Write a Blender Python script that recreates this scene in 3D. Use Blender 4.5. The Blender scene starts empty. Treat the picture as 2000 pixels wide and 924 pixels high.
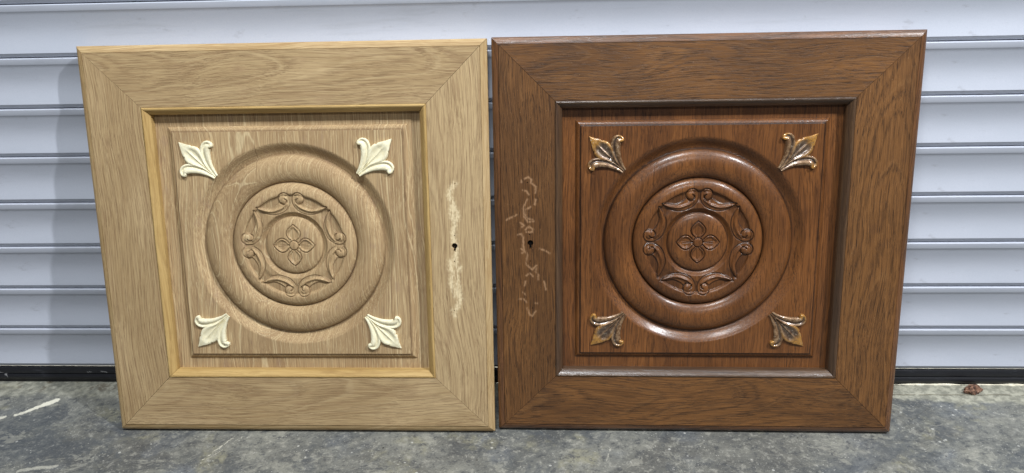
import bpy, bmesh, math, random
import numpy as np
from mathutils import Vector, Matrix, Euler
from mathutils.geometry import delaunay_2d_cdt
random.seed(7); rng = np.random.RandomState(7)
S = bpy.context.scene
COL = S.collection

# ------------------------------------------------------------------ camera
cam_d = bpy.data.cameras.new('camera'); cam = bpy.data.objects.new('camera', cam_d); COL.objects.link(cam)
S.camera = cam
yaw, pit, rol = 0.0553, -0.3892, -0.0266
fw = Vector((-math.sin(yaw)*math.cos(pit), math.cos(yaw)*math.cos(pit), math.sin(pit)))
r0 = Vector((math.cos(yaw), math.sin(yaw), 0)); u0 = r0.cross(fw)
rt = r0*math.cos(rol)+u0*math.sin(rol); up = u0*math.cos(rol)-r0*math.sin(rol)
M = Matrix((rt, up, -fw)).transposed().to_4x4(); M.translation = Vector((0.7921, -1.1128, 0.7322))
cam.matrix_world = M
cam_d.sensor_width = 36; cam_d.lens = 36*0.74115; cam_d.clip_start = 0.02; cam_d.clip_end = 100

# ------------------------------------------------------------------ world and lamps
w = bpy.data.worlds.new('World'); S.world = w; w.use_nodes = True
w.node_tree.nodes['Background'].inputs[0].default_value = (0.80, 0.87, 1.0, 1)
w.node_tree.nodes['Background'].inputs[1].default_value = 0.10
def area(name, loc, target, size, power, col, size_y=None):
    l = bpy.data.lights.new(name, 'AREA'); l.energy = power; l.color = col
    l.shape = 'RECTANGLE'; l.size = size; l.size_y = size_y or size
    o = bpy.data.objects.new(name, l); COL.objects.link(o); o.location = loc
    o.rotation_euler = (Vector(target)-Vector(loc)).to_track_quat('-Z', 'Y').to_euler()
    return o
area('ceiling_lamp', (0.60, -1.15, 2.75), (0.7, 0, 0.3), 0.6, 61, (0.93, 0.97, 1.0), 0.3)
area('front_fill_light', (0.85, -3.4, 2.6), (0.75, 0, 0.3), 0.9, 26, (0.96, 0.98, 1.0), 0.3)  # soft fill added behind the camera to brighten the gap between the doors
area('side_ceiling_lamp', (2.75, -1.35, 2.75), (0.4, 0, 0.3), 0.07, 100, (0.95, 0.97, 1.0))
area('outside_daylight', (0.7, 0.45, 0.5), (0.7, 0.1, 0.0), 2.6, 50, (1.0, 0.97, 0.93), 0.3)
S.view_settings.view_transform = 'Standard'; S.view_settings.look = 'None'
S.view_settings.exposure = 0.0; S.view_settings.gamma = 1.0
S.render.engine = 'CYCLES'
S.cycles.max_bounces = 6; S.cycles.use_denoising = True

# ------------------------------------------------------------------ node helpers
def srgb(r, g, b):
    f = lambda c: ((c/255+0.055)/1.055)**2.4 if c > 10 else c/255/12.92
    return (f(r), f(g), f(b), 1)
class NT:
    def __init__(s, name):
        s.m = bpy.data.materials.new(name); s.m.use_nodes = True; s.t = s.m.node_tree
        s.bsdf = s.t.nodes['Principled BSDF']
    def link(s, a, b):
        s.t.links.new(a, b)
    def put(s, sock, v):
        if isinstance(v, bpy.types.NodeSocket): s.t.links.new(v, sock)
        elif v is not None: sock.default_value = v
    def math(s, op, a, b=None, c=None, clamp=False):
        n = s.t.nodes.new('ShaderNodeMath'); n.operation = op; n.use_clamp = clamp
        s.put(n.inputs[0], a); s.put(n.inputs[1], b); s.put(n.inputs[2], c); return n.outputs[0]
    def vmath(s, op, a, b=None, out=0):
        n = s.t.nodes.new('ShaderNodeVectorMath'); n.operation = op
        s.put(n.inputs[0], a); s.put(n.inputs[1], b); return n.outputs[out]
    def scale(s, v, f):
        n = s.t.nodes.new('ShaderNodeVectorMath'); n.operation = 'SCALE'
        s.put(n.inputs[0], v); s.put(n.inputs['Scale'], f); return n.outputs[0]
    def noise(s, v, sc=1.0, det=2.0, rough=0.5, dist=0.0, out='Fac'):
        n = s.t.nodes.new('ShaderNodeTexNoise'); s.put(n.inputs['Vector'], v)
        n.inputs['Scale'].default_value = sc; n.inputs['Detail'].default_value = det
        n.inputs['Roughness'].default_value = rough; n.inputs['Distortion'].default_value = dist
        return n.outputs[out]
    def voro(s, v, sc, out='Distance', rand=1.0):
        n = s.t.nodes.new('ShaderNodeTexVoronoi'); s.put(n.inputs['Vector'], v)
        n.inputs['Scale'].default_value = sc; n.inputs['Randomness'].default_value = rand; return n.outputs[out]
    def ss(s, v, a, b, lo=0.0, hi=1.0):
        n = s.t.nodes.new('ShaderNodeMapRange'); n.interpolation_type = 'SMOOTHSTEP'
        s.put(n.inputs[0], v)
        if a > b: a, b, lo, hi = b, a, hi, lo
        n.inputs[1].default_value = a; n.inputs[2].default_value = b
        n.inputs[3].default_value = lo; n.inputs[4].default_value = hi; return n.outputs[0]
    def mix(s, f, a, b, mode='MIX'):
        n = s.t.nodes.new('ShaderNodeMix'); n.data_type = 'RGBA'; n.blend_type = mode
        s.put(n.inputs[0], f); s.put(n.inputs[6], a); s.put(n.inputs[7], b); return n.outputs[2]
    def sep(s, v):
        n = s.t.nodes.new('ShaderNodeSeparateXYZ'); s.put(n.inputs[0], v); return n.outputs
    def comb(s, x, y, z):
        n = s.t.nodes.new('ShaderNodeCombineXYZ'); s.put(n.inputs[0], x); s.put(n.inputs[1], y); s.put(n.inputs[2], z); return n.outputs[0]
    def attr(s, name, out='Vector'):
        n = s.t.nodes.new('ShaderNodeAttribute'); n.attribute_name = name; return n.outputs[out]
    def objc(s):
        return s.t.nodes.new('ShaderNodeTexCoord').outputs['Object']
    def bump(s, h, strength, dist, prev=None):
        n = s.t.nodes.new('ShaderNodeBump'); s.put(n.inputs['Height'], h)
        n.inputs['Strength'].default_value = strength; n.inputs['Distance'].default_value = dist
        if prev is not None: s.put(n.inputs['Normal'], prev)
        return n.outputs[0]
    def seg(s, p, a, b, wd):      # worn mark along a segment: 1 inside
        a = Vector(a); b = Vector(b); d = b-a
        pa = s.vmath('SUBTRACT', p, tuple(a))
        t = s.math('DIVIDE', s.vmath('DOT_PRODUCT', pa, tuple(d), out=1), d.length_squared, clamp=True)
        off = s.vmath('SUBTRACT', pa, s.scale(tuple(d), t))
        return s.ss(s.vmath('LENGTH', off, out=1), wd, wd*0.6)

def wood(name, ca, cb, dark, light, ring, pore_c, light_amt, dark_amt, pore_amt, rough, coat=0.0, spec=0.5, stave=0.0,
         stain=None, stain_amt=0.0, tint=None, warp=16.0, bump=0.25, pores_len=0.032, scuff=0.0, edge=None, flow=26.0, line_amt=.14, lring=6.5, band_amt=.72):
    g = NT(name)
    P = g.attr('wc')
    x, y, z = g.sep(P)
    if stave:
        si = g.math('FLOOR', g.math('DIVIDE', x, stave))
        wn = g.t.nodes.new('ShaderNodeTexWhiteNoise'); wn.noise_dimensions = '1D'; g.link(si, wn.inputs['W'])
        P = g.vmath('ADD', P, g.vmath('MULTIPLY', wn.outputs['Color'], (70.0, 30.0, 900.0)))
        tone = wn.outputs['Value']
    wv = g.vmath('SUBTRACT', g.noise(g.vmath('MULTIPLY', P, (.011, .011, .0042)), 1, 2, .5, out='Color'), (.5, .5, .5))
    wf = g.vmath('SUBTRACT', g.noise(g.vmath('MULTIPLY', P, (.12, .12, .022)), 1, 2, .6, out='Color'), (.5, .5, .5))
    wl = g.vmath('MULTIPLY', g.vmath('SUBTRACT', g.noise(g.vmath('MULTIPLY', P, (.005, .005, .005)), 1, 1, .5, out='Color'), (.5, .5, .5)), (flow, flow*.3, 0.0))
    Q = g.vmath('ADD', P, g.vmath('ADD', g.vmath('ADD', g.scale(wv, warp), wl), g.scale(wf, .9)))
    qx, qy, qz = g.sep(Q)
    R = g.vmath('LENGTH', g.comb(qx, g.math('MULTIPLY', qy, 1.0), 0.0), out=1)
    R = g.math('ADD', R, g.math('MULTIPLY', qz, 0.035))
    Rr = g.math('DIVIDE', R, ring)
    fr = g.math('FRACT', g.math('ADD', Rr, g.math('MULTIPLY', g.noise(g.comb(Rr, 0.0, 0.0), 0.7, 1), 2.5)))
    tri = g.math('ABSOLUTE', g.math('SUBTRACT', g.math('MULTIPLY', fr, 2.0), 1.0))     # 1 at ring boundary
    fib = g.noise(g.vmath('MULTIPLY', Q, (.75, .75, .0055)), 1, 4, .66)
    fib2 = g.noise(g.vmath('MULTIPLY', Q, (1.6, 1.6, .03)), 1, 2, .6)
    low = g.noise(g.vmath('MULTIPLY', P, (.02, .02, .006)), 1, 3, .55)
    c = g.mix(g.ss(g.math('ADD', low, g.math('MULTIPLY', g.attr('tone', 'Fac'), .12)), .36, .64), ca, cb)
    c = g.mix(g.math('MULTIPLY', g.ss(fib, .42, .70), dark_amt), c, dark)
    band = g.math('MULTIPLY', g.ss(tri, .45, .92), g.ss(fib2, .3, .55, .55, 1.0))
    c = g.mix(g.math('MULTIPLY', band, dark_amt*band_amt), c, dark)
    # pale late-wood line
    R2 = g.math('DIVIDE', R, lring)
    fr2 = g.math('FRACT', g.math('ADD', R2, g.math('MULTIPLY', g.noise(g.comb(R2, 3.0, 0.0), 0.9, 1), 2.2)))
    tri2 = g.math('ABSOLUTE', g.math('SUBTRACT', g.math('MULTIPLY', fr2, 2.0), 1.0))
    ln = g.math('MULTIPLY', g.ss(tri2, .84, .95), g.ss(fib2, .30, .48))
    c = g.mix(g.math('MULTIPLY', ln, line_amt), c, light)
    c = g.mix(g.math('MULTIPLY', g.ss(fib, .46, .30), light_amt*.6), c, light)
    # open pores
    pn = g.noise(g.vmath('MULTIPLY', Q, (1.7, 1.7, pores_len)), 1, 2, .6)
    pn2 = g.noise(g.vmath('MULTIPLY', Q, (.55, .55, pores_len*.55)), 1, 1, .5)
    por = g.math('MULTIPLY', g.ss(pn, .53, .63), g.ss(tri, .1, .7, .35, 1.0))
    por = g.math('MAXIMUM', por, g.math('MULTIPLY', g.ss(pn2, .60, .68), .7))
    c = g.mix(g.math('MULTIPLY', por, pore_amt), c, pore_c)
    if stave:
        c = g.mix(g.math('MULTIPLY', tone, .45), c, cb)
        fs = g.math('FRACT', g.math('DIVIDE', x, stave))
        sm = g.math('MULTIPLY', g.ss(g.math('MINIMUM', fs, g.math('SUBTRACT', 1.0, fs)), 0.0045, 0.001), g.ss(g.noise(g.comb(0.0, 0.0, z), .02, 1), .48, .54))
        c = g.mix(g.math('MULTIPLY', sm, .75), c, pore_c)
    # knots of colour
    mott = g.noise(g.vmath('MULTIPLY', P, (.05, .05, .03)), 1, 4, .6)
    c = g.mix(g.ss(mott, .56, .78, 0, .45), c, tint if tint else dark)
    rv = g.ss(fib2, .3, .7, rough-.06, rough+.10)
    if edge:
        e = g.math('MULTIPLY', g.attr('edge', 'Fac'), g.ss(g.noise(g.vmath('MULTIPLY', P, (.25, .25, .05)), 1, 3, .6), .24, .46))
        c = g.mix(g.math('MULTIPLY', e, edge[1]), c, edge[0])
    if stain:
        s_ = g.math('MULTIPLY', g.attr('stain', 'Fac'), g.ss(g.noise(g.vmath('MULTIPLY', P, (.5, .5, .07)), 1, 4, .75), .36, .52))
        c = g.mix(g.math('MULTIPLY', s_, stain_amt), c, stain)
        rv = g.math('ADD', rv, g.math('MULTIPLY', s_, .2))
    if scuff:
        sc_ = g.math('MULTIPLY', g.ss(g.noise(g.vmath('MULTIPLY', P, (.55, .55, .35)), 1, 3, .7), .665, .73), scuff)
        c = g.mix(sc_, c, srgb(176, 142, 108))
    g.put(g.bsdf.inputs['Base Color'], c)
    g.put(g.bsdf.inputs['Roughness'], rv)
    g.bsdf.inputs['Specular IOR Level'].default_value = spec
    h = g.math('SUBTRACT', g.math('MULTIPLY', fib, .5), por)
    nrm = g.bump(h, bump, 0.0005)
    g.put(g.bsdf.inputs['Normal'], nrm)
    if coat:
        g.bsdf.inputs['Coat Weight'].default_value = coat; g.bsdf.inputs['Coat Roughness'].default_value = .19
        cn = g.bump(g.math('ADD', g.noise(g.vmath('MULTIPLY', P, (.35, .35, .2)), 1, 3, .6), g.math('MULTIPLY', por, -.3)), .18, 0.0006)
        g.put(g.bsdf.inputs['Coat Normal'], cn)
    return g.m

# ------------------------------------------------------------------ mesh helpers
def tag(o, label=None, cat=None, group=None, kind=None):
    if label: o['label'] = label
    if cat: o['category'] = cat
    if group: o['group'] = group
    if kind: o['kind'] = kind
    return o
def mesh_obj(name, verts, faces, mat, parent=None, wc=None, smooth=False, attrs=None, sharp=None):
    me = bpy.data.meshes.new(name)
    verts = np.asarray(verts, dtype=np.float32)
    if isinstance(faces, np.ndarray):
        nf, k = faces.shape
        me.vertices.add(len(verts)); me.vertices.foreach_set('co', verts.ravel())
        me.loops.add(nf*k); me.loops.foreach_set('vertex_index', faces.ravel().astype(np.int32))
        me.polygons.add(nf); me.polygons.foreach_set('loop_start', (np.arange(nf)*k).astype(np.int32))
        me.update(calc_edges=True); me.validate()
    else:
        me.from_pydata([tuple(map(float, v)) for v in verts], [], faces)
    if smooth: me.polygons.foreach_set('use_smooth', np.ones(len(me.polygons), dtype=bool))
    if wc is not None:
        a = me.attributes.new('wc', 'FLOAT_VECTOR', 'POINT'); a.data.foreach_set('vector', np.asarray(wc, dtype=np.float32).ravel())
    for k, v in (attrs or {}).items():
        a = me.attributes.new(k, 'FLOAT', 'POINT'); a.data.foreach_set('value', np.asarray(v, dtype=np.float32).ravel())
    me.materials.append(mat); me.update()
    if sharp:
        me.set_sharp_from_angle(angle=math.radians(sharp))
    o = bpy.data.objects.new(name, me); COL.objects.link(o); o.parent = parent
    return o
def smooth01(t): t = np.clip(t, 0, 1); return t*t*(3-2*t)
def grid_faces(n, m, wrap=False, off=0):      # n rows x m columns
    i = np.arange(n-1)[:, None]; j = np.arange(m if wrap else m-1)[None, :]; j2 = (j+1) % m
    a = i*m+j; b = i*m+j2; c = (i+1)*m+j2; d = (i+1)*m+j
    return np.stack([a+0*j, b+0*i, c, d+0*j], -1).reshape(-1, 4)+off
def polydist(px, py, pts, closed=False):
    d = np.full(px.shape, 1e9); n = len(pts)
    for i in range(n if closed else n-1):
        ax, ay = pts[i]; bx, by = pts[(i+1) % n]; dx, dy = bx-ax, by-ay
        t = np.clip(((px-ax)*dx+(py-ay)*dy)/(dx*dx+dy*dy+1e-12), 0, 1)
        d = np.minimum(d, np.hypot(px-ax-t*dx, py-ay-t*dy))
    return d
def inside(px, py, pts):
    r = np.zeros(px.shape, bool); n = len(pts)
    for i in range(n):
        ax, ay = pts[i]; bx, by = pts[(i+1) % n]
        if ay == by: continue
        r ^= ((ay > py) != (by > py)) & (px < (bx-ax)*(py-ay)/(by-ay)+ax)
    return r
def spline(pts, n=8, closed=False):            # Catmull-Rom
    P = [np.array(p, float) for p in pts]; out = []
    N = len(P); rngi = range(N if closed else N-1)
    g = (lambda i: P[i % N]) if closed else (lambda i: P[min(max(i, 0), N-1)])
    for i in rngi:
        p0, p1, p2, p3 = g(i-1), g(i), g(i+1), g(i+2)
        for k in range(n):
            t = k/n
            out.append(.5*((2*p1)+(-p0+p2)*t+(2*p0-5*p1+4*p2-p3)*t*t+(-p0+3*p1-3*p2+p3)*t**3))
    if not closed: out.append(P[-1])
    return [tuple(p) for p in out]

# ------------------------------------------------------------------ setting: floor
def concrete():
    g = NT('concrete'); P = g.t.nodes.new('ShaderNodeTexCoord').outputs['Object']
    x, y, z = g.sep(P)
    wv = g.scale(g.vmath('SUBTRACT', g.noise(P, 9, 4, .6, out='Color'), (.5, .5, .5)), .05)
    Q = g.vmath('ADD', P, wv)
    Qs = g.vmath('MULTIPLY', Q, (1.0, 1.7, 1.0))
    n1 = g.noise(Qs, 4.5, 5, .62); n2 = g.noise(Qs, 16, 5, .68); n3 = g.noise(P, 70, 4, .7); n4 = g.noise(P, 260, 2, .7)
    c = g.mix(g.ss(n1, .36, .64), srgb(84, 86, 85), srgb(119, 119, 112))
    c = g.mix(g.ss(n2, .50, .66, 0, .6), c, srgb(140, 139, 128))
    c = g.mix(g.ss(n2, .44, .30, 0, .75), c, srgb(66, 69, 72))
    stn = g.noise(g.vmath('ADD', Q, (4.4, 2.9, 0)), 3.2, 5, .65, .5)
    c = g.mix(g.ss(stn, .47, .60, 0, .45), c, srgb(72, 70, 66))
    blue = g.noise(g.vmath('ADD', Q, (3.1, 1.7, 0)), 7, 3, .6)
    c = g.mix(g.ss(blue, .52, .66, 0, .4), c, srgb(104, 111, 121))
    warm = g.noise(g.vmath('ADD', Q, (7.3, 4.4, 0)), 11, 4, .65)
    c = g.mix(g.ss(warm, .56, .70, 0, .6), c, srgb(142, 138, 112))
    c = g.mix(g.ss(n3, .53, .66, 0, .5), c, srgb(160, 158, 148))
    c = g.mix(g.ss(n3, .47, .36, 0, .75), c, srgb(70, 72, 74))
    c = g.mix(g.ss(n4, .58, .72, 0, .5), c, srgb(168, 166, 156))
    c = g.mix(g.ss(n4, .42, .30, 0, .5), c, srgb(58, 58, 58))
    st_ = g.noise(g.vmath('ADD', Q, (2.2, 5.5, 0)), 5.5, 5, .7, .8)
    c = g.mix(g.ss(st_, .52, .58, 0, .45), c, srgb(68, 73, 79))
    # ragged scraped patches
    scr = g.noise(g.vmath('MULTIPLY', g.vmath('ADD', Q, (1.3, 9.2, 0)), (1, 1.4, 1)), 13, 6, .75, .6)
    c = g.mix(g.ss(scr, .585, .605, 0, .4), c, srgb(156, 154, 142))
    # pale specks of paint and grit
    v = g.voro(g.vmath('ADD', P, g.scale(wv, .25)), 62)
    vm = g.math('MULTIPLY', g.ss(v, .16, .08), g.ss(g.noise(P, 20, 2), .54, .60))
    c = g.mix(g.math('MULTIPLY', vm, .6), c, srgb(205, 204, 196))
    v2 = g.voro(P, 170)
    c = g.mix(g.math('MULTIPLY', g.ss(v2, .20, .10), g.ss(g.noise(P, 31, 2), .52, .6, 0, .6)), c, srgb(190, 188, 180))
    c = g.mix(g.math('MULTIPLY', g.ss(g.voro(P, 33), .06, .035), .8), c, srgb(45, 42, 40))
    # long soft trowel scratches
    ws = g.noise(g.vmath('MULTIPLY', g.vmath('ADD', g.comb(g.math('ADD', x, g.math('MULTIPLY', y, .8)), g.math('SUBTRACT', y, g.math('MULTIPLY', x, .8)), 0.0), wv), (14, 90, 1)), 1, 3, .6)
    c = g.mix(g.ss(ws, .58, .72, 0, .22), c, srgb(146, 146, 140))
    # worn pale lip where the shutter comes down
    lip = g.ss(g.math('ADD', y, g.math('MULTIPLY', g.math('SUBTRACT', g.noise(P, 14, 4, .7), .5), .07)), -.052, -.036)
    lipc = g.mix(g.ss(n3, .4, .62), srgb(132, 131, 118), srgb(172, 170, 153))
    c = g.mix(g.math('MULTIPLY', lip, g.ss(x, -.1, 1.2, .55, .9)), c, lipc)
    rust = g.math('MULTIPLY', g.ss(g.math('ADD', y, g.math('MULTIPLY', n2, .03)), -.03, .0), g.ss(g.noise(P, 24, 4, .7), .52, .62))
    c = g.mix(g.math('MULTIPLY', rust, g.ss(x, .6, .2, 0, .7)), c, srgb(84, 74, 60))
    # crack parallel to the shutter on the right
    cy_ = g.math('ABSOLUTE', g.math('ADD', g.math('ADD', y, .026), g.math('MULTIPLY', g.math('SUBTRACT', g.noise(g.comb(x, 0.0, 0.0), 22, 4, .6), .5), .012)))
    crack = g.math('MULTIPLY', g.ss(cy_, .0016, .0004), g.math('MULTIPLY', g.ss(x, 1.1, 1.2), g.ss(g.noise(g.comb(x, 0.0, 0.0), 30, 2), .40, .5)))
    c = g.mix(g.math('MULTIPLY', crack, .8), c, srgb(92, 84, 62))
    # smears of white paint and scratches
    Pd = g.vmath('ADD', P, g.scale(g.vmath('SUBTRACT', g.noise(P, 75, 5, .75, out='Color'), (.5, .5, .5)), .016))
    marks = [((-.055, -.056, 0), (-.066, -.068, 0), .0080, .95), ((-.064, -.066, 0), (-.083, -.088, 0), .0060, .9), ((-.083, -.088, 0), (-.097, -.099, 0), .0042, .8), ((-.112, -.104, 0), (-.15, -.118, 0), .0042, .7),
             ((.292, -.155, 0), (.268, -.205, 0), .0013, .55), ((.31, -.147, 0), (.262, -.225, 0), .0009, .4), ((.88, -.17, 0), (.868, -.215, 0), .0014, .28),
             ((.0, -.235, 0), (.05, -.225, 0), .004, .35), ((.12, -.09, 0), (.2, -.135, 0), .0012, .35)]
    for a, b, wd, am in marks:
        c = g.mix(g.math('MULTIPLY', g.seg(Pd, a, b, wd), am), c, srgb(222, 218, 200))
    for a, b, wd, am in [((1.40, -.06, 0), (1.35, -.10, 0), .0012, .7), ((.5, -.2, 0), (.62, -.17, 0), .0016, .25), ((1.30, -.2, 0), (1.5, -.13, 0), .0016, .3)]:
        c = g.mix(g.math('MULTIPLY', g.seg(Pd, a, b, wd), am), c, srgb(70, 70, 68))
    g.put(g.bsdf.inputs['Base Color'], c)
    g.put(g.bsdf.inputs['Roughness'], g.ss(n2, .3, .7, .55, .8))
    h = g.math('ADD', g.math('ADD', n3, g.math('MULTIPLY', n4, .5)), g.math('SUBTRACT', g.math('MULTIPLY', n2, 2.0), g.math('MULTIPLY', crack, 3.0)))
    g.put(g.bsdf.inputs['Normal'], g.bump(h, .5, .0016))
    return g.m
mesh_obj('floor', [(-5, -5, 0), (6, -5, 0), (6, 3, 0), (-5, 3, 0)], [(0, 1, 2, 3)], concrete())['kind'] = 'structure'

# ------------------------------------------------------------------ roller shutter
def shutter_mat():
    g = NT('shutter_paint'); P = g.objc()
    n = g.noise(P, 900, 2, .6); n2 = g.noise(g.vmath('MULTIPLY', P, (1.0, 1.0, 3.0)), 3, 4, .6)
    c = g.mix(g.ss(n2, .3, .7), srgb(183, 188, 199), srgb(190, 194, 205))
    c = g.mix(g.ss(n, .35, .7, 0, .25), c, srgb(160, 168, 182))
    sm_ = g.noise(g.vmath('MULTIPLY', P, (1.2, 1.0, 14.0)), 3, 5, .7)
    c = g.mix(g.ss(sm_, .52, .72, 0, .28), c, srgb(150, 154, 160))
    Pd = g.vmath('ADD', P, g.scale(g.vmath('SUBTRACT', g.noise(P, 60, 3, .7, out='Color'), (.5, .5, .5)), .006))
    flat = g.vmath('MULTIPLY', Pd, (1, 0, 1))
    for a, b, wd, am, cc in [((-.035, 0, .163), (-.058, 0, .147), .0011, .7, (226, 226, 228)), ((-.058, 0, .149), (-.052, 0, .141), .0010, .7, (110, 112, 118)),
                         ((-.13, 0, .160), (-.10, 0, .165), .0007, .45, (130, 133, 142)), ((-.085, 0, .112), (-.083, 0, .1125), .0012, .8, (70, 70, 76)),
                         ((-.098, 0, .108), (-.097, 0, .1085), .0012, .8, (80, 80, 84)), ((1.5, 0, .07), (1.515, 0, .062), .0008, .4, (120, 124, 136)),
                         ((1.32, 0, .185), (1.323, 0, .186), .001, .6, (110, 112, 118)), ((.985, 0, .633), (.987, 0, .634), .0014, .9, (60, 60, 64))]:
        c = g.mix(g.math('MULTIPLY', g.seg(flat, a, b, wd), am), c, srgb(*cc))
    grime = g.noise(g.vmath('MULTIPLY', P, (1.0, 1.0, 2.5)), 26, 5, .7)
    x, y, z = g.sep(P)
    c = g.mix(g.math('MULTIPLY', g.ss(grime, .60, .72), g.ss(z, .25, .03, 0, .35)), c, srgb(140, 140, 146))
    g.put(g.bsdf.inputs['Base Color'], c); g.bsdf.inputs['Roughness'].default_value = .5
    g.put(g.bsdf.inputs['Normal'], g.bump(n, .2, .0003))
    return g.m
SM = shutter_mat()
sh = bpy.data.objects.new('roller_shutter', None); COL.objects.link(sh); sh.location = (.7, 0, 0)
tag(sh, 'pale blue-grey metal roller shutter of horizontal concave slats behind both doors', 'roller shutter')
PITCH = .0765; Z0 = .6423
prof = [(.0090, .0004), (.0014, .0002), (.0004, -.0001), (-.0003, -.0008), (-.0002, -.0019), (.0002, -.0085), (.0006, -.0095), (.0013, -.0107)]
for i in range(1, 15):
    t = i/15; prof.append((.0013+.0044*math.sin(math.pi*t)+.0002*t, -.0105-t*.0572))
prof += [(.0012, -.0690), (.0017, -.0696), (.0024, -.0739), (.0032, -.0746), (.0090, -.0748), (.0090, -.0775)]
X0, X1 = -1.3-.7, 2.7-.7
NS = 12
base = None
for k in range(-4, 8):
    z = Z0-k*PITCH
    if base is None:
        nx = 2; vs = []; 
        for xx in (X0, X1):
            for (y, zz) in prof: vs.append((xx, y, zz))
        m = len(prof)
        fs = [(j, j+1, m+j+1, m+j) for j in range(m-1)]
        base = mesh_obj('slat', vs, fs, SM, sh, smooth=True, sharp=50); o = base
    else:
        o = base.copy(); COL.objects.link(o); o.parent = sh
    o.location = (0, 0, z)
def rubber():
    g = NT('black_rubber'); P = g.objc()
    n = g.noise(g.vmath('MULTIPLY', P, (1, 3, 3)), 30, 5, .7)
    c = g.mix(g.ss(n, .55, .75, 0, .5), srgb(24, 25, 30), srgb(70, 72, 78))
    x, y, z = g.sep(P)
    Pd = g.vmath('ADD', P, g.scale(g.vmath('SUBTRACT', g.noise(P, 90, 3, .7, out='Color'), (.5, .5, .5)), .01))
    fl = g.vmath('MULTIPLY', Pd, (1, 0, 1))
    for a, b, wd in [((-.888, 0, .021), (-.876, 0, .016), .0011), ((-.876, 0, .018), (-.872, 0, .012), .0009), ((-.70, 0, .0225), (-.69, 0, .0215), .0014), ((-.725, 0, .021), (-.718, 0, .022), .0009)]:
        c = g.mix(g.math('MULTIPLY', g.seg(fl, a, b, wd), .55), c, srgb(150, 150, 150))
    g.put(g.bsdf.inputs['Base Color'], c); g.bsdf.inputs['Roughness'].default_value = .45
    return g.m
# bottom rubber seal, its lower lip lifting off the uneven floor towards the right
sp = [(.004, .0304), (-.0002, .0304), (-.0008, .0296), (-.0006, .0190), (.0014, .0180), (.0014, .0172), (-.0016, .0160), (-.0030, .0128), (-.0028, .0098), (-.0008, .0072), (.0015, .0062), (.0015, .0), (.005, .0), (.006, .03)]
xs = np.linspace(X0, X1, 420); vs = []
for xx in xs:
    gx = xx+.7
    lift = .0002+.0028*float(smooth01((gx-1.15)/.2))+.0025*math.exp(-((gx-.706)/.012)**2)
    lift += .0013*math.sin(gx*31)*math.sin(gx*83+1)*float(smooth01((gx-1.1)/.2))
    for (y, zz) in sp: vs.append((xx, y, zz if zz > .005 else max(lift, .0001)))
m = len(sp); fs = [tuple(q) for q in grid_faces(len(xs), m).tolist()]
mesh_obj('bottom_seal', vs, fs, rubber(), sh, smooth=True, sharp=40)

# ------------------------------------------------------------------ doors
Wd, Hd, T = 596.5, 593.0, 22.0            # millimetres
CXm, CZm = Wd/2, 296.0
F = 5.0                                   # frame face stands this far in front of the edge plane
def L3(u, d, v):                          # door mm -> local metres; d = height towards the viewer from edge plane
    return np.stack([(u-Wd/2)/1000., -d/1000., v/1000.], -1)

# --- carving
scroll_low = spline([(53.5, 57.2), (45, 51.5), (34, 47.2), (24, 47.0), (14, 50.0), (6.5, 55.5), (2.2, 63), (1.2, 70.5), (3.0, 76.0), (8.0, 79.6), (13.5, 79.2), (18, 75.8), (19.4, 71), (18.2, 66.2)], 6)
scroll_up = spline([(53.5, 58.0), (44, 58.2), (35, 57.0), (27.5, 59.2), (21.5, 63.0), (18.2, 66.2)], 6)
hook = spline([(18.2, 66.2), (15, 62.8), (11, 62.0), (7.6, 64.6), (7.2, 68.6), (9.8, 70.8)], 6)
rib = spline([(50, 56.4), (40, 53.2), (30, 52.0), (21, 54.2), (13, 58.0), (8, 63.0)], 6)
body = scroll_low+scroll_up[::-1]
petal = spline([(0, 31.5), (3.8, 28.8), (8.8, 23.5), (10.8, 18), (9.0, 12.5), (4.4, 8.0)], 6)
petal_in = spline([(0, 28.0), (3.0, 25.0), (6.4, 21.5), (7.6, 17.5), (6.2, 12.5), (2.6, 8.5)], 6)
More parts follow.
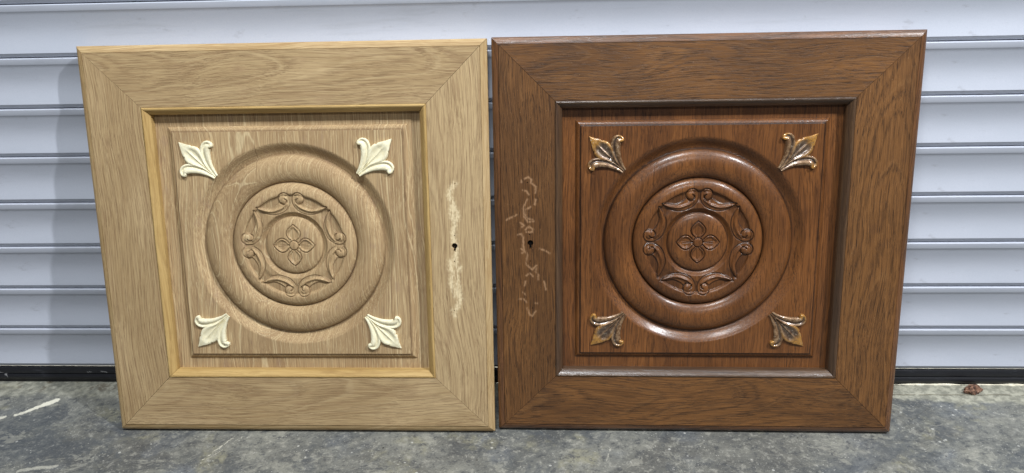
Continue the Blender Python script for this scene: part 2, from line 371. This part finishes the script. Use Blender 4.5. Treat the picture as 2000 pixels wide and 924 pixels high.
def medallion_height(x, y):
    r = np.hypot(x, y)
    X = np.minimum(abs(x), abs(y)); Y = np.maximum(abs(x), abs(y))
    vert = abs(y) > abs(x)
    h = np.where(r > 80, -3.0-10.4*(1-np.sqrt(np.clip(1-((r-80)/15.4)**2, 0, 1))), -3.0-1.5*smooth01((80-r)/4.5))
    ds = polydist(X, Y, body, True); ins = inside(X, Y, body); sd = np.where(ins, ds, -ds)
    bg = smooth01((77.5-r)/2.0)*smooth01((r-47)/2)
    wi = .3+.7*smooth01((r-57)/9)
    h = h-2.5*bg*wi*smooth01((-sd+.1)/1.6)
    dball = np.hypot(X-12.0, Y-70.3)
    dr_ = polydist(X, Y, rib)
    h = h-1.1*bg*ins*smooth01(sd/2.0)*(1-.9*np.exp(-(dr_/1.6)**2))+1.5*bg*ins*np.exp(-(dr_/2.2)**2)*smooth01(sd/1.3)
    h = h+2.4*bg*np.sqrt(np.clip(1-(dball/6.2)**2, 0, 1))
    outl = np.minimum(np.minimum(polydist(X, Y, scroll_low), polydist(X, Y, scroll_up)), polydist(X, Y, hook))
    h = h-1.9*np.exp(-(outl/.85)**2)*smooth01((83-r)/3)
    # central button
    hb = -3.9-6.0*(1-np.sqrt(np.clip(1-(np.clip(r-22, 0, None)/22)**2, 0, 1)))
    k = smooth01((r-43.2)/1.2)
    trough = -10.6+5.8*smooth01((r-44.5)/8)
    h = np.where(r < 54, np.minimum(np.where(r < 43.8, hb, 9), np.where(r > 43.2, np.minimum(trough, h), 9)), h)
    # flower
    pin = (X < 11.5) & (Y < 31.5) & inside(X, Y, [(0, 5)]+petal[::-1][0:]+[(0, 31.5)])
    dp = polydist(X, Y, petal); dpi = polydist(X, Y, petal_in)
    pin2 = inside(X, Y, [(0, 6)]+petal_in[::-1]+[(0, 28)])
    h = h-1.4*pin2*smooth01(dpi/1.6)-1.5*np.exp(-(dp/.8)**2)*(r > 5)*(r < 33)-.5*np.exp(-(dpi/.55)**2)*(r > 6)*(r < 33)
    vein = np.exp(-((X-(Y-6)*.10)/.5)**2)*((Y > 8) & (Y < 22))*(~vert)
    h = h+.7*pin*np.exp(-((dp-1.5)/1.2)**2)-.6*vein+.35*np.exp(-(X/1.3)**2)*pin2
    h = np.where(r < 6.8, -2.6-.9*(r/6.8)**2, h)-1.6*np.exp(-((r-7.1)/.8)**2)
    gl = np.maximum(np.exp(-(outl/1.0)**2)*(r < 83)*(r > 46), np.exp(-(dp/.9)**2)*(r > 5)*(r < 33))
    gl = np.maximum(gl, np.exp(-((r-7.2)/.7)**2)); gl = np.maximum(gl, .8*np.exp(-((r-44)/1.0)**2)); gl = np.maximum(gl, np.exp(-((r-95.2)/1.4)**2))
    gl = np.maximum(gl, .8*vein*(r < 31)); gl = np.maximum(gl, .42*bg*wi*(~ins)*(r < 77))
    return h, gl
def ring_height(r):
    cov = -4.0-9.6*smooth01((155.5-r)/18.0)**.9
    tor = -13.8+11.6*np.sqrt(np.clip(1-((r-116.3)/21.6)**2, 0, 1))**1.15
    return np.where(r > 137.4, cov, tor)

def build_panel(door, mt, off, seed):
    NA = 1200
    # panel: circle to square loops
    ang = np.arange(960)/960*2*np.pi
    ca, sa = np.cos(ang), np.sin(ang); mx = np.maximum(abs(ca), abs(sa))
    loops = []
    for t in np.linspace(0, 1, 7):
        rr = (1-t)*155.5+t*(171.0/mx); loops.append((rr*ca, rr*sa, -4.0+0*ca))
    for a, d in [(171.2, -5.5), (172.2, -5.9), (174.5, -6.3), (176.8, -7.9), (178.6, -9.8), (179.2, -10.9), (180.0, -11.0), (186, -11.0), (191.5, -11.0), (196.5, -11.0), (200.5, -11.0), (200.5, -16), (0.5, -16)]:
        rr = a/mx; loops.append((rr*ca, rr*sa, d+0*ca))
    U = np.concatenate([l[0] for l in loops])+CXm; V = np.concatenate([l[1] for l in loops])+CZm; D = np.concatenate([l[2] for l in loops])
    wc = np.stack([U+off[0], D+off[1], V+off[2]], -1)
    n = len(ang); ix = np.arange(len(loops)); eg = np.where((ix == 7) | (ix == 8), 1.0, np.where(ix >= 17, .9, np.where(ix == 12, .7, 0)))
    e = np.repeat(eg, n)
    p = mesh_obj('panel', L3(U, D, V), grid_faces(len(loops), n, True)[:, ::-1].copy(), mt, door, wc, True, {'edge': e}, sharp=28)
    # ring
    rs = np.concatenate([np.linspace(95.0, 97, 6), np.linspace(97.6, 136, 70), np.linspace(136.4, 138.6, 8), np.linspace(139, 155.5, 34)])
    an = np.arange(NA)/NA*2*np.pi
    Rr, A = np.meshgrid(rs, an, indexing='ij'); U = (Rr*np.cos(A)).ravel()+CXm; V = (Rr*np.sin(A)).ravel()+CZm; D = ring_height(Rr).ravel()
    wc = np.stack([U+off[0], D+off[1], V+off[2]], -1)
    rr_ = Rr.ravel()
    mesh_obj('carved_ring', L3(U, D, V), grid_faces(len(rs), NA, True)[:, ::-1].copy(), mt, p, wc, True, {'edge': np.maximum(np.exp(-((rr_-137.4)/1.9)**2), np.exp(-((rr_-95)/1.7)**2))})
    rs = np.concatenate([[.3], np.arange(1, 95.2, .42), [95.2]])
    Rr, A = np.meshgrid(rs, an, indexing='ij'); x = (Rr*np.cos(A)).ravel(); y = (Rr*np.sin(A)).ravel()
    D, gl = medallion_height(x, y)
    U = x+CXm; V = y+CZm
    wc = np.stack([U+off[0], D+off[1], V+off[2]], -1)
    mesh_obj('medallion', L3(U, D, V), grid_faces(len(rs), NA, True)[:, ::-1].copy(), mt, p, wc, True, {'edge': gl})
    return p

rail_prof = [(10.4, -17), (10.4, 4.4), (10.7, 5.0), (88.8, 5.0), (88.8, -12), (70, -17)]
edge_prof = [(3.2, -17), (.2, -9), (0, -1.6), (.5, -.6), (1.6, .6), (4.5, 2.4), (8.0, 3.6), (9.7, 4.0), (10.1, 3.0), (10.3, 3.0), (10.3, -17)]
bead_prof = [(88.9, 3.2), (89.2, 5.0), (90.2, 6.0), (91.6, 6.3), (93.2, 5.6), (96, 3.0), (98.5, .2), (99.6, -1.6), (99.8, -4), (99.8, -11.2), (90, -11.2)]
def side_xy(side, o, s):      # o: offset from the outer edge, s=0/1: start or end, with mitre
    g = .3
    if side == 'bottom': return (o+g if s == 0 else Wd-o-g, o)
    if side == 'top': return (o+g if s == 0 else Wd-o-g, Hd-o)
    if side == 'left': return (o, o+g if s == 0 else Hd-o-g)
    return (Wd-o, o+g if s == 0 else Hd-o-g)
def wcof(side, U, V, D, off):
    if side in ('top', 'bottom'): return np.stack([V+off[0], D+off[1], U+off[2]], -1)
    return np.stack([U+off[0], D+off[1], V+off[2]], -1)
TONE = {('stile', 'right', 1): -1.2, ('stile', 'left', 1): .6, ('rail', 'top', 1): .5, ('rail', 'bottom', 1): .2, ('stile', 'right', 2): -.6, ('stile', 'left', 2): .9, ('rail', 'top', 2): .2, ('rail', 'bottom', 2): -.2}  # left door's right stile paler, lighting put into its tone; others vary by board
W_KEY = [1]
def build_strip(name, side, profile, door, mt, off, holes=None, strokes=None, sw=1.0, edge=False):
    n = len(profile); P = []; NSEG = 1
    for s in (0, 1):
        for (o, d) in profile:
            u, v = side_xy(side, o, s); P.append((u, d, v))
    faces = []; flip = side in ('left', 'top')
    for j in range(n):
        j2 = (j+1) % n
        if holes is not None and profile[j] == (10.7, 5.0): continue
        f = (j, j2, n+j2, n+j); faces.append(f if flip else f[::-1])
    e0 = tuple(range(n)); e1 = tuple(range(2*n-1, n-1, -1))
    faces += [e0[::-1] if flip else e0, e1[::-1] if flip else e1]
    if holes is not None:
        a = 10.7; b = 88.8
        out = [side_xy(side, a, 0), side_xy(side, b, 0), side_xy(side, b, 1), side_xy(side, a, 1)]
        vv = [Vector(q) for q in out]; ee = [(i, (i+1) % 4) for i in range(4)]
        cx = holes[0][0][0]
        loops = []
        for h in holes:
            st = len(vv); vv += [Vector(q) for q in h]; ee += [(st+i, st+(i+1) % len(h)) for i in range(len(h))]
        lo = min(q[0] for q in out)+1.5; hi = max(q[0] for q in out)-1.5
        for gx in np.arange(max(lo, cx-38), min(hi, cx+38), .9):
            for gz in np.arange(180, 402, .9):
                vv.append(Vector((gx+rng.uniform(-.1, .1), gz+rng.uniform(-.1, .1))))
        r = delaunay_2d_cdt(vv, ee, [(0, 1, 2, 3)] if side == 'right' else [(3, 2, 1, 0)], 1, 1e-5)
        cv, cf = r[0], r[2]
        C = np.array([[sum(cv[i][0] for i in f)/len(f), sum(cv[i][1] for i in f)/len(f)] for f in cf])
        bad = np.zeros(len(C), bool)
        for h in holes: bad |= inside(C[:, 0], C[:, 1], h)
        st = len(P); P += [(q[0], 5.0, q[1]) for q in cv]
        for f, bd in zip(cf, bad):
            if bd: continue
            f = list(f); q = [cv[i] for i in f]
            ar = (q[1][0]-q[0][0])*(q[2][1]-q[0][1])-(q[1][1]-q[0][1])*(q[2][0]-q[0][0])
            if ar < 0: f = f[::-1]
            faces.append(tuple(st+i for i in f))
        for hi_, h in enumerate(holes):
            st = len(P); m = len(h); dp = -8.0 if hi_ == 0 else 1.0
            P += [(q[0], 5.0, q[1]) for q in h]+[(q[0], dp, q[1]) for q in h]
            for i in range(m): faces.append((st+i, st+(i+1) % m, st+m+(i+1) % m, st+m+i))
            if hi_: faces.append(tuple(st+m+i for i in range(m)))
    P = np.array(P, float); U, D, V = P[:, 0], P[:, 1], P[:, 2]
    at = {'tone': np.full(len(U), TONE.get((name, side, round(W_KEY[0])), 0.0))}
    if strokes:
        dm = np.full(len(U), 1e9)
        jm = 1.0 if sw > 2 else .25
        Uj = U+jm*1.1*np.sin(V*.9+1.3*np.sin(U*1.1))+jm*.6*np.sin(V*2.3); Vj = V+jm*.9*np.sin(U*1.3+V*.37)
        for s_ in strokes: dm = np.minimum(dm, polydist(Uj, Vj, s_))
        at['stain'] = np.exp(-(dm/sw)**2)
    if edge:
        at['edge'] = np.clip(1-abs(np.array(D)-4.5)/2.2, 0, 1)
    o_ = mesh_obj(name, L3(U, D, V), faces, mt, door, wcof(side, U, V, D, off), False, at)
    return o_

# --- applied leaf ornament: along axis a, lateral b, both in mm
def leaf_mesh():
    V = []; Fc = []; G = []; K = []
    def strip(stations, prof, zlift, close_tip=True):
        # stations: list of (centre a, centre b, dir angle, halfwidth, height scale, gold); prof: (t, h, dark)
        n = len(prof); st = len(V)
        for (a, b, th, hw, hs, gd) in stations:
            na, nb = -math.sin(th), math.cos(th)
            for (t, h, dk) in prof:
                V.append((a+na*t*hw, b+nb*t*hw, zlift*(0 if h <= 0 else 1)+h*hs)); G.append(gd); K.append(dk)
        m = len(stations)
        for i in range(m-1):
            for j in range(n-1):
                q = st+i*n+j; Fc.append((q, q+n, q+n+1, q+1))
        Fc.append(tuple(st+j for j in range(n))); Fc.append(tuple(st+(m-1)*n+j for j in range(n))[::-1])
    # central leaf
    pr = [(-1, 0, 0), (-.99, .55, 0), (-.93, .86, 0), (-.80, .98, 0), (-.66, .93, .1), (-.52, .66, .75), (-.36, .46, 1), (-.2, .42, 1), (-.09, .55, .7), (0, .74, .1), (.09, .55, .7), (.2, .42, 1), (.36, .46, 1), (.52, .66, .75), (.66, .93, .1), (.80, .98, 0), (.93, .86, 0), (.99, .55, 0), (1, 0, 0)]
    flatp = [(t, 0 if h <= 0 else .78+.12*(1-t*t)-.0, 0) for (t, h, k) in pr]
    wpts = [(8, 1.2), (18, 2.4), (26, 5.6), (33, 9.8), (39, 13.2), (45, 14.4), (50, 13.8), (55, 11.5), (60, 8.5), (65, 5.2), (70, 2.7), (74.5, .25)]
    st = []; sp_ = spline(wpts, 4)
    n = len(pr); s0 = len(V)
    for (a, hw) in sp_:
        bl = float(smooth01((a-50)/12)); lowb = 1
        hs = 4.6*min(1, .55+a/60)*(1-.45*float(smooth01((a-60)/15)))
        gd = float(smooth01((a-50)/10))
        nick = 1.0
        for side_, aa in ((-1, 58.5), (1, 52.0)):
            pass
        for (t, h, dk), (t2, h2, d2) in zip(pr, flatp):
            hh = (1-bl)*h+bl*h2
            k2 = dk*(1-bl)
            nk = 1-.16*math.exp(-((a-(53 if t > 0 else 57))/1.0)**2)
            V.append((a, t*hw*(nk if abs(t) > .7 else 1), hh*hs)); G.append(max(gd, .75*(abs(t) > .7)*smooth01((a-30)/10))); K.append(k2)
    m = len(sp_)
    for i in range(m-1):
        for j in range(n-1):
            q = s0+i*n+j; Fc.append((q, q+n, q+n+1, q+1))
    Fc.append(tuple(s0+(m-1)*n+j for j in range(n))[::-1])
    # curled side lobes
    lob = [(0, 1.9, 2.3), (9, 3.4, 3.6), (19, 6.8, 5.0), (26, 10.2, 6.0), (32, 14.2, 6.9), (37.5, 19.0, 7.5), (40.4, 23.8, 7.6), (40.4, 27.6, 7.0), (37.4, 30.2, 5.4), (34.4, 30.8, 3.3), (33.0, 30.6, .7)]
    lp = spline(lob, 4)
    for sg in (1, -1):
        C = [(p[0], p[1]) for p in lp]; n2 = len(C); s0 = len(V)
        # outer side (towards the leaf) high rounded ridge, inner side a groove then a thin lip
        pr2 = [(1, 0, 0), (.99, .6, 0), (.88, .92, 0), (.66, 1.12, 0), (.38, 1.16, 0), (.12, 1.02, 0), (-.06, .80, .3), (-.22, .50, 1), (-.36, .42, 1), (-.50, .58, .8), (-.64, .80, 0), (-.80, .86, 0), (-.93, .72, 0), (-.99, .45, 0), (-1, 0, 0)]
        fl2 = [(t, 0 if h <= 0 else .55+.6*math.sqrt(max(0, 1-t*t)), 0) for (t, h, k) in pr2]
        np_ = len(pr2)
        for i in range(n2):
            a0, b0 = C[max(i-1, 0)]; a1, b1 = C[min(i+1, n2-1)]; th = math.atan2(b1-b0, a1-a0)
            if i == n2-1: th = math.atan2(C[i][1]-C[i-1][1], C[i][0]-C[i-1][0])
            hw = lp[i][2]; f = i/(n2-1); bl = float(smooth01((f-.70)/.16)); hs = 4.2*(.6+.55*float(smooth01(f/.6)))*(1-.35*float(smooth01((f-.9)/.1)))
            # centre line given is the outline's middle; ridge side = left of the direction is away from the curl
            for (t, h, dk), (t2, h2, d2) in zip(pr2, fl2):
                tt = -t   # ridge on the side facing the central leaf
                na, nb = -math.sin(th), math.cos(th)
                hh = (1-bl)*h+bl*h2
                ridge = -1
                V.append((C[i][0]+na*hw*(-tt)*ridge*-1*1, sg*(C[i][1]+nb*hw*(-tt)*ridge*-1), hh*hs+.25)); G.append(float(smooth01((f-.62)/.2))); K.append(dk*(1-bl))
        for i in range(n2-1):
            for j in range(np_-1):
                q = s0+i*np_+j; f_ = (q, q+1, q+np_+1, q+np_)
                Fc.append(f_ if sg > 0 else f_[::-1])
        e = tuple(s0+(n2-1)*np_+j for j in range(np_)); Fc.append(e); e = tuple(s0+j for j in range(np_)); Fc.append(e)
    return np.array(V), Fc, G, K
LV, LF, LG, LK = leaf_mesh()
def ornament(door, mt, u, v, du, dv, sc=1.0, label=None, jit=0):
    # (u,v) stem end, (du,dv) diagonal direction
    ax = np.array([du, dv])/math.hypot(du, dv); bx = np.array([-ax[1], ax[0]])
    P = LV.copy()*sc
    U = u+P[:, 0]*ax[0]+P[:, 1]*bx[0]; W = v+P[:, 0]*ax[1]+P[:, 1]*bx[1]; D = -4.05+P[:, 2]
    me_o = mesh_obj('leaf_ornament', L3(U, D, W), LF, mt, door, None, True, {'gold': LG, 'dark': LK}, sharp=60)
    bm = bmesh.new(); bm.from_mesh(me_o.data); bmesh.ops.recalc_face_normals(bm, faces=bm.faces); bm.to_mesh(me_o.data); bm.free()
    return me_o

def resin():
    g = NT('cream_resin'); P = g.objc()
    n = g.noise(P, 260, 4, .6)
    c = g.mix(g.ss(n, .35, .7), srgb(232, 226, 196), srgb(222, 212, 176))
    c = g.mix(g.math('MULTIPLY', g.attr('dark', 'Fac'), .18), c, srgb(214, 200, 156))
    g.put(g.bsdf.inputs['Base Color'], c); g.bsdf.inputs['Roughness'].default_value = .55
    g.put(g.bsdf.inputs['Normal'], g.bump(n, .3, .0006)); return g.m
def gilt():
    g = NT('worn_gilt'); P = g.objc()
    n = g.noise(P, 190, 4, .65); n2 = g.noise(g.vmath('ADD', P, (3, 1, 2)), 330, 3, .6)
    c = g.mix(g.ss(n, .38, .62), srgb(104, 72, 44), srgb(160, 130, 98))
    c = g.mix(g.math('MULTIPLY', g.attr('gold', 'Fac'), g.ss(n2, .30, .52)), c, srgb(178, 128, 58))
    c = g.mix(g.math('MULTIPLY', g.attr('dark', 'Fac'), .75), c, srgb(58, 50, 46))
    c = g.mix(g.ss(n2, .60, .72, 0, .6), c, srgb(205, 190, 170))
    g.put(g.bsdf.inputs['Base Color'], c); g.bsdf.inputs['Roughness'].default_value = .32
    g.bsdf.inputs['Coat Weight'].default_value = .8; g.bsdf.inputs['Coat Roughness'].default_value = .12
    g.bsdf.inputs['Metallic'].default_value = .3
    g.put(g.bsdf.inputs['Normal'], g.bump(n, .4, .001)); return g.m
def plain(name, c, r):
    g = NT(name); n = g.noise(g.objc(), 400, 2)
    g.put(g.bsdf.inputs['Base Color'], g.mix(g.ss(n, .4, .7), c, tuple(.7*q for q in c[:3])+(1,))); g.bsdf.inputs['Roughness'].default_value = r; return g.m
hole_m = plain('lock_steel', srgb(26, 22, 20), .6)

def keyhole(cx, cz, r=4.3, sw=1.7, sl=8.8):
    a0 = math.asin(sw/r)
    pts = []
    for k in range(25):
        a = -math.pi/2+a0+(2*math.pi-2*a0)*k/24
        pts.append((cx+r*math.cos(a), cz+r*math.sin(a)))
    pts += [(cx-sw*1.1, cz-sl), (cx+sw*1.1, cz-sl)]
    return pts
def dot(cx, cz, r=1.0): return [(cx+r*math.cos(t*math.pi/4), cz+r*math.sin(t*math.pi/4)) for t in range(8)]

STL = [[(545.4, 388.5), (539.6, 381.2), (537.0, 371.4), (541.3, 359.1), (546.6, 346.7), (547.6, 338.0), (543.7, 330.5)], [(540.2, 355.4), (539.9, 343.0), (541.3, 335.5)], [(543.5, 325.6), (540.7, 315.6), (541.6, 303.0), (544.9, 290.4), (543.3, 277.7), (544.1, 262.5)], [(535.7, 272.7), (535.8, 260.0), (543.9, 254.8), (549.1, 262.5)], [(543.9, 254.8), (544.8, 242.0), (547.5, 231.7), (542.9, 221.4)], [(537.5, 249.7), (535.8, 236.9), (540.5, 226.6), (542.8, 218.8)], [(547.3, 226.6), (548.5, 213.6), (543.6, 200.7), (538.4, 196.8), (539.4, 188.9)]]
STR = [[(45.3, 393.4), (50.1, 395.8), (55.0, 392.2), (53.7, 387.3)], [(40.4, 391.0), (40.4, 388.6)], [(42.7, 376.4), (47.5, 375.1), (51.1, 370.2)], [(56.1, 386.1), (61.4, 381.1), (60.8, 372.6)], [(48.6, 362.8), (42.3, 350.5), (43.4, 338.1), (49.4, 329.4), (58.0, 330.6)], [(60.7, 362.7), (59.5, 355.4)], [(53.3, 351.7), (46.0, 348.0), (45.4, 340.6), (49.5, 334.4), (55.6, 333.1)], [(45.6, 318.2), (50.6, 323.1), (56.7, 318.1), (55.4, 314.4), (46.8, 314.4)], [(38.4, 328.2), (43.3, 324.4), (40.3, 321.9)], [(34.5, 310.7), (40.7, 311.9), (41.1, 308.1)], [(39.1, 289.2), (44.0, 285.4), (40.3, 282.9)], [(41.9, 309.4), (42.4, 290.5), (47.7, 280.3), (46.3, 265.1), (54.9, 257.4), (61.1, 263.8)], [(61.9, 259.9), (59.8, 254.8), (63.5, 249.7), (63.5, 242.5)], [(46.1, 248.4), (51.1, 251.8), (56.0, 247.1)], [(44.8, 239.4), (43.4, 233.0)], [(72.1, 239.4), (75.0, 226.5)], [(35.7, 212.2), (42.0, 212.2), (45.7, 207.0)], [(40.8, 222.6), (44.5, 218.7)], [(46.8, 197.9), (50.5, 187.4), (54.2, 185.3), (59.3, 192.7)], [(59.4, 205.8), (61.9, 205.2)], [(17.6, 332.8), (32.4, 340.2)], [(66.3, 289.2), (73.7, 286.6), (81.0, 282.3)]]

def build_door(x, y, yw, lean, label, frame_m, bead_m, edge_m, panel_m, orn_m, holes, key_side, strokes, sw, seed, orns, psh):
    d = bpy.data.objects.new('cabinet_door', None); COL.objects.link(d)
    tag(d, label, 'cabinet door')
    ex = Vector((math.cos(yw), math.sin(yw), 0))
    o = Vector((x, y, T/1000*math.sin(lean)))+ex*Wd/2000
    d.rotation_euler = Euler((-lean, 0, yw), 'XYZ')
    d.location = o
    rr = random.Random(seed)
    for side in ('top', 'bottom', 'left', 'right'):
        hz = side in ('top', 'bottom')
        wide = psh[side]
        build_strip('rail' if hz else 'stile', side, rail_prof, d, frame_m, wide,
                    holes if side == key_side else None, strokes if side == key_side else None, sw, True)
        build_strip('edge_moulding', side, edge_prof, d, edge_m, (rr.uniform(-60, 60)-(Hd if side in ('top',) else 0)-(Wd if side == 'right' else 0), rr.uniform(25, 60), rr.uniform(0, 3000)))
        build_strip('bead', side, bead_prof, d, bead_m, (rr.uniform(100, 300), rr.uniform(40, 90), rr.uniform(0, 900)), edge=True)
    build_panel(d, panel_m, psh['panel'], seed)
    for (u, v, du, dv, sc) in orns: ornament(d, orn_m, u, v, du, dv, sc)
    # lock plate seen through the keyhole
    hx = sum(p[0] for p in holes[0])/len(holes[0]); hz_ = sum(p[1] for p in holes[0])/len(holes[0])
    P = [(hx+sx*8, dd, hz_+sz*12) for dd in (-8.2, -11) for sx, sz in ((-1, -1), (1, -1), (1, 1), (-1, 1))]
    P = np.array(P); mesh_obj('lock_plate', L3(P[:, 0], P[:, 1], P[:, 2]), [(0, 1, 2, 3), (7, 6, 5, 4), (0, 4, 5, 1), (1, 5, 6, 2), (2, 6, 7, 3), (3, 7, 4, 0)], hole_m, d)
    return d

oak = dict(ca=srgb(186, 161, 121), cb=srgb(170, 145, 106), dark=srgb(132, 104, 74), light=srgb(208, 186, 146), pore_c=srgb(104, 80, 56))
LFm = wood('sanded_oak', band_amt=.52, ring=3.3, light_amt=.45, dark_amt=.58, pore_amt=.5, rough=.66, spec=.25, stain=srgb(234, 216, 176), stain_amt=.8, tint=srgb(152, 124, 94), bump=.45, **oak)
LEm = wood('sanded_edge_oak', srgb(188, 163, 122), srgb(174, 148, 106), srgb(146, 112, 70), srgb(218, 196, 150), 3.2, srgb(124, 92, 56), .5, .55, .4, .62, spec=.25, tint=srgb(166, 132, 90))
LBm = wood('yellow_bead_wood', srgb(190, 160, 104), srgb(174, 143, 88), srgb(144, 112, 66), srgb(214, 186, 128), 6, srgb(116, 86, 44), .3, .45, .3, .55, spec=.3)
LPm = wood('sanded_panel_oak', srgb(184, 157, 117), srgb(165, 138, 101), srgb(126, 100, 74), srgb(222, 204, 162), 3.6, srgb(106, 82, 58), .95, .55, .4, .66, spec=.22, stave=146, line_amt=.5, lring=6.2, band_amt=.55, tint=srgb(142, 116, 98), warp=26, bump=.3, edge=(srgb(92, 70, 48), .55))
RFm = wood('varnished_oak', srgb(121, 82, 45), srgb(100, 67, 37), srgb(70, 47, 28), srgb(152, 112, 70), 3.3, srgb(38, 25, 16), .4, .65, .8, .46, coat=.18, spec=.28, band_amt=.5, stain=srgb(172, 134, 98), stain_amt=.72, tint=srgb(84, 56, 35), bump=.4, pores_len=.04, scuff=.4)
REm = wood('varnished_edge', srgb(118, 78, 46), srgb(100, 66, 38), srgb(60, 39, 24), srgb(138, 100, 62), 4.0, srgb(36, 23, 15), .4, .65, .7, .38, coat=.5, spec=.4, tint=srgb(76, 50, 33), scuff=.6)
RBm = wood('varnished_bead', srgb(90, 66, 44), srgb(78, 56, 38), srgb(50, 34, 24), srgb(118, 92, 64), 6, srgb(34, 24, 17), .3, .5, .4, .36, coat=.6, spec=.45)
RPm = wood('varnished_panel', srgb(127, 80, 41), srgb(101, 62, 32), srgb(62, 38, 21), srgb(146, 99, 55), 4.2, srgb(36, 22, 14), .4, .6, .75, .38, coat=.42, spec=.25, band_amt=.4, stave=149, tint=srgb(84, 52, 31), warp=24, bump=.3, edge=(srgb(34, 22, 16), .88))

oL = [(188.5, 401.0, -1, 1, .98), (402.5, 402.5, 1, 1, .98), (187.5, 187.5, -1, -1, .96), (403, 186, 1, -1, .98)]
oR = [(188.5, 402.5, -1, 1, .95), (410, 403.0, 1, 1, .95), (192.5, 187.5, -1, -1, .95), (409.0, 187.5, 1, -1, .95)]
build_door(.1073, -.1393, .0019, .1983, 'pale sanded bare-wood cabinet door with cream leaf ornaments in its panel corners', LFm, LBm, LEm, LPm, resin(),
           [keyhole(542.6, 295.8), dot(545.9, 388.5), dot(543.1, 311.8), dot(541.9, 272.7), dot(538.9, 196.8)], 'right', STL, 3.8, 3, oL,
           dict(top=(-560, 70, 40), bottom=(-70, 85, 500), left=(60, 50, 2000), right=(-500, 60, 3100), panel=(-250, 90, 0)))
W_KEY[0] = 2
build_door(.7091, -.1298, -.0059, .1819, 'dark brown varnished cabinet door with gilded leaf ornaments in its panel corners', RFm, RBm, REm, RPm, gilt(),
           [keyhole(52.6, 298.0), dot(48.9, 387.8), dot(51.2, 311.1), dot(52.3, 270.7), dot(54.8, 197.9)], 'left', STR, 1.35, 5, oR,
           dict(top=(-565, 60, 1500), bottom=(-55, 95, 2500), left=(90, 70, 600), right=(-560, 80, 4100), panel=(-290, 110, 2000)))

# ------------------------------------------------------------------ clod of dirt by the seal
def clod():
    bm = bmesh.new(); bmesh.ops.create_icosphere(bm, subdivisions=4, radius=1)
    r = np.random.RandomState(3); dirs = r.normal(size=(14, 3)); dirs /= np.linalg.norm(dirs, axis=1)[:, None]; am = r.uniform(-.35, .45, 14)
    for v in bm.verts:
        n = np.array(v.co); k = 1+sum(a*max(0, float(n@d))**5 for a, d in zip(am, dirs))+.05*math.sin(11*n[0])*math.sin(9*n[1]+2)
        k += .16*math.sin(5*n[0]+3*n[2])*math.cos(6*n[1]+1)+.08*math.sin(17*n[0]+9*n[1]); v.co = Vector((n[0]*k*.015, n[1]*k*.009, max(-.003, n[2]*k*.0075+.002*n[0])))
    me = bpy.data.meshes.new('dirt_clod'); bm.to_mesh(me); bm.free()
    g = NT('dry_dirt'); P = g.objc(); n = g.noise(P, 160, 5, .7)
    c = g.mix(g.ss(n, .38, .6), srgb(46, 32, 28), srgb(138, 102, 80)); c = g.mix(g.ss(n, .60, .66, 0, .8), c, srgb(205, 176, 160))
    g.put(g.bsdf.inputs['Base Color'], c); g.bsdf.inputs['Roughness'].default_value = .9; g.put(g.bsdf.inputs['Normal'], g.bump(n, 1, .003))
    me.materials.append(g.m)
    o = bpy.data.objects.new('dirt_clod', me); COL.objects.link(o); o.location = (1.487, -.016, .003); o.rotation_euler = (0, .1, .3)
    tag(o, 'small brown clod of dirt on the concrete under the black rubber seal', 'dirt clod')
clod()
